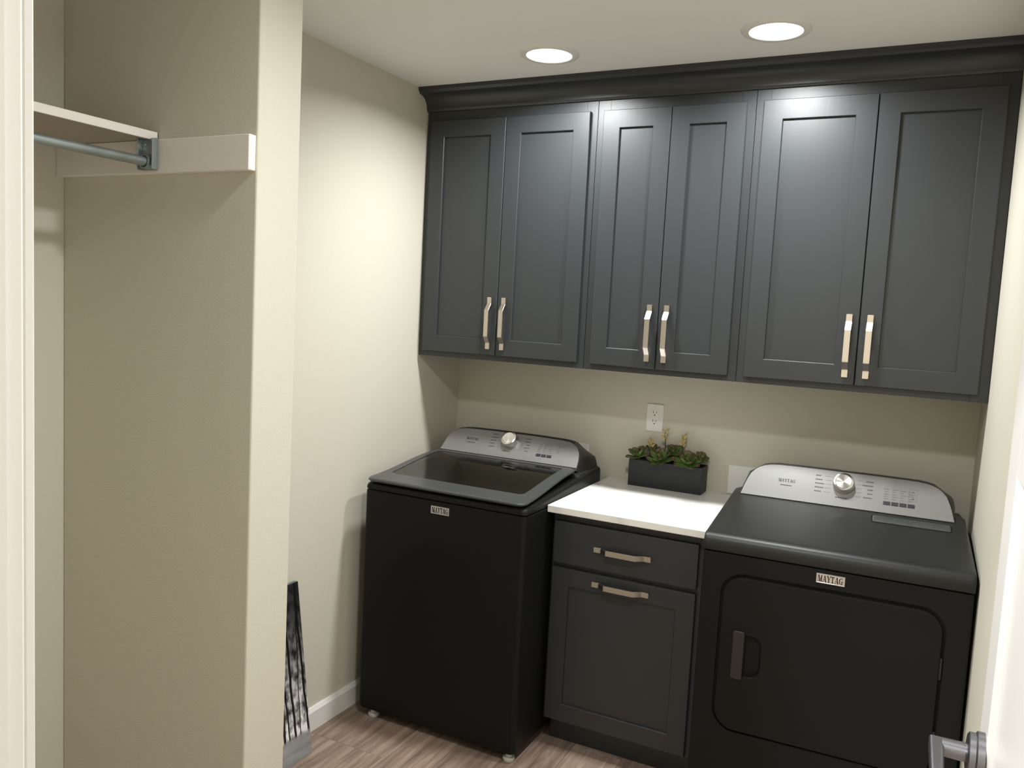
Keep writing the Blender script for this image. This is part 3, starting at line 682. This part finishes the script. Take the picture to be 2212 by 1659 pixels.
# ------------------------------------------------------------------ closet: cleat, shelf, rod
tag(obj('shelf_cleat', box(0.0005, 0.6155, -1.9503, -1.9303, 1.834, 1.9070, 0.002, 2), 'shelf_white'), 'white wooden shelf cleat screwed to the closet side wall', 'cleat')
t = thing('closet_shelf', 'closet shelf board with white front edge above the hanging rod', 'shelf', (0.16, -2.35, 1.9073))
obj('board', box(-0.1595, 0.1645, YFRONT + 2.351, 0.416, 0.0, 0.0180, 0.001, 1), 'shelf_board', t)  # board toned darker than its white front edge
obj('front_edge', box(0.1647, 0.1672, YFRONT + 2.351, 0.416, -0.0002, 0.0182, 0.0008, 1), 'shelf_white', t)
t = thing('closet_rod', 'galvanised steel hanging rod held by a bracket in the closet', 'clothes rod', (0.325, -1.9505, 1.857))
obj('rod', lathe([(0.0105, YFRONT + 1.9505 + 0.001), (0.0105, -0.006)], 24, axis='Y'), 'galv', t, True)
bk = obj('bracket', loops([xz(rrect(-0.025, 0.025, -0.017, 0.052, 0.003, 3), y) for y in (-0.0005, -0.0035)], True, True), 'galv', t)
bk['label'] = 'stamped steel rod bracket'
for fx in (0.0215, -0.025): obj('bracket_flange', box(fx, fx + 0.0035, -0.016, -0.003, -0.017, 0.050, 0.001, 1), 'galv', bk)
obj('socket', lathe([(0.0165, -0.0035), (0.0165, -0.018), (0.0125, -0.018), (0.0125, -0.0035)], 24, axis='Y', cap0=False, cap1=False), 'galv', bk, True)
for sx in (-0.014, 0.010): obj('screw', lathe([(0.0035, -0.003), (0.003, -0.0055), (0.001, -0.006)], 12, (sx, 0, 0.038), 'Y'), 'galv', bk, True)

# ------------------------------------------------------------------ canvas picture leaning on the left wall
import mathutils
Lc = 0.604; ang = math.atan2(0.1065 - 0.022, 0.594)
t = thing('canvas_picture', 'black-and-white forest canvas print leaning on the wall beside the washer', 'picture', (0.1065, -1.0765, 0.0))
t.matrix_world = Matrix.Translation((0.1065, -1.0765, 0.0)) @ Matrix.Rotation(-ang, 4, 'Y') @ Matrix.Rotation(-math.pi / 2, 4, 'Z')
# local frame: x runs along the canvas towards the camera, y points to the wall side (-x world), z up the canvas
TH = 0.016
obj('canvas_body', box(0.0, 0.46, -TH, -0.0004, 0.0, Lc, 0.002, 2), 'edge', t)
bm = box(0.001, 0.459, -0.0003, 0.0006, 0.001, Lc - 0.001)
obj('printed_face', bm, 'forest', t)

# ------------------------------------------------------------------ open white door against the right wall
XD = 2.012; DY0, DY1 = YFRONT + 0.012, -1.885
t = thing('open_door', 'white panelled door standing open along the right wall', 'door', (XD, DY0, 0.0))
dw = DY1 - DY0; DZt = 2.035
def dface(panels):
    """door slab built from frame strips and recessed panels, faces at x=0 (room) and x=0.035"""
    b = bmesh.new(); st = 0.108
    ys = [0, st, dw - st, dw]; zs = [0.008] + [z for p in panels for z in p] + [DZt]
    box(0, 0.035, 0, st, 0.008, DZt, 0.0012, 1, bm=b); box(0, 0.035, dw - st, dw, 0.008, DZt, 0.0012, 1, bm=b)
    prev = 0.008
    for z0, z1 in panels:
        box(0, 0.035, st, dw - st, prev, z0, bm=b); prev = z1
    box(0, 0.035, st, dw - st, prev, DZt, bm=b)
    return b
PAN = [(0.24, 1.395), (1.52, 1.92)]
obj('door_slab', dface(PAN), 'door_white', t)
for z0, z1 in PAN:
    st = 0.108
    def q(g, x_): return [(x_, st + g, z0 + g), (x_, dw - st - g, z0 + g), (x_, dw - st - g, z1 - g), (x_, st + g, z1 - g)]
    obj('panel', loops([q(0, 0.0005), q(0.004, 0.003), q(0.014, 0.008), q(0.022, 0.010)], False, True), 'door_white', t)
    obj('panel', loops([q(0, 0.0345), q(0.022, 0.026)], False, True), 'door_white', t)
hx = obj('lever_handle', lathe([(0.032, 0.0), (0.032, -0.009), (0.029, -0.011), (0.029, -0.0185), (0.0255, -0.021), (0.013, -0.0225), (0.0125, -0.052)], 28, (0, dw - 0.083, 0.997), 'X', cap0=False), 'lever', t, True)
hx['label'] = 'satin nickel lever handle'
obj('lever', loops([[(x_, y_, z_) for x_, z_ in rrect(-0.068 + g, -0.049 - g, 0.9875 + g, 1.0065 - g, 0.004, 3)] for y_, g in ((dw - 0.072, 0.002), (dw - 0.074, 0.0), (dw - 0.15, 0.001), (dw - 0.198, 0.002), (dw - 0.2, 0.004))], True, True), 'lever', hx, True)
for z_ in (0.25, 1.05, 1.85): obj('hinge', lathe([(0.006, z_ - 0.045), (0.006, z_ + 0.045)], 12, (0.030, -0.008, 0)), 'lever', t, True)
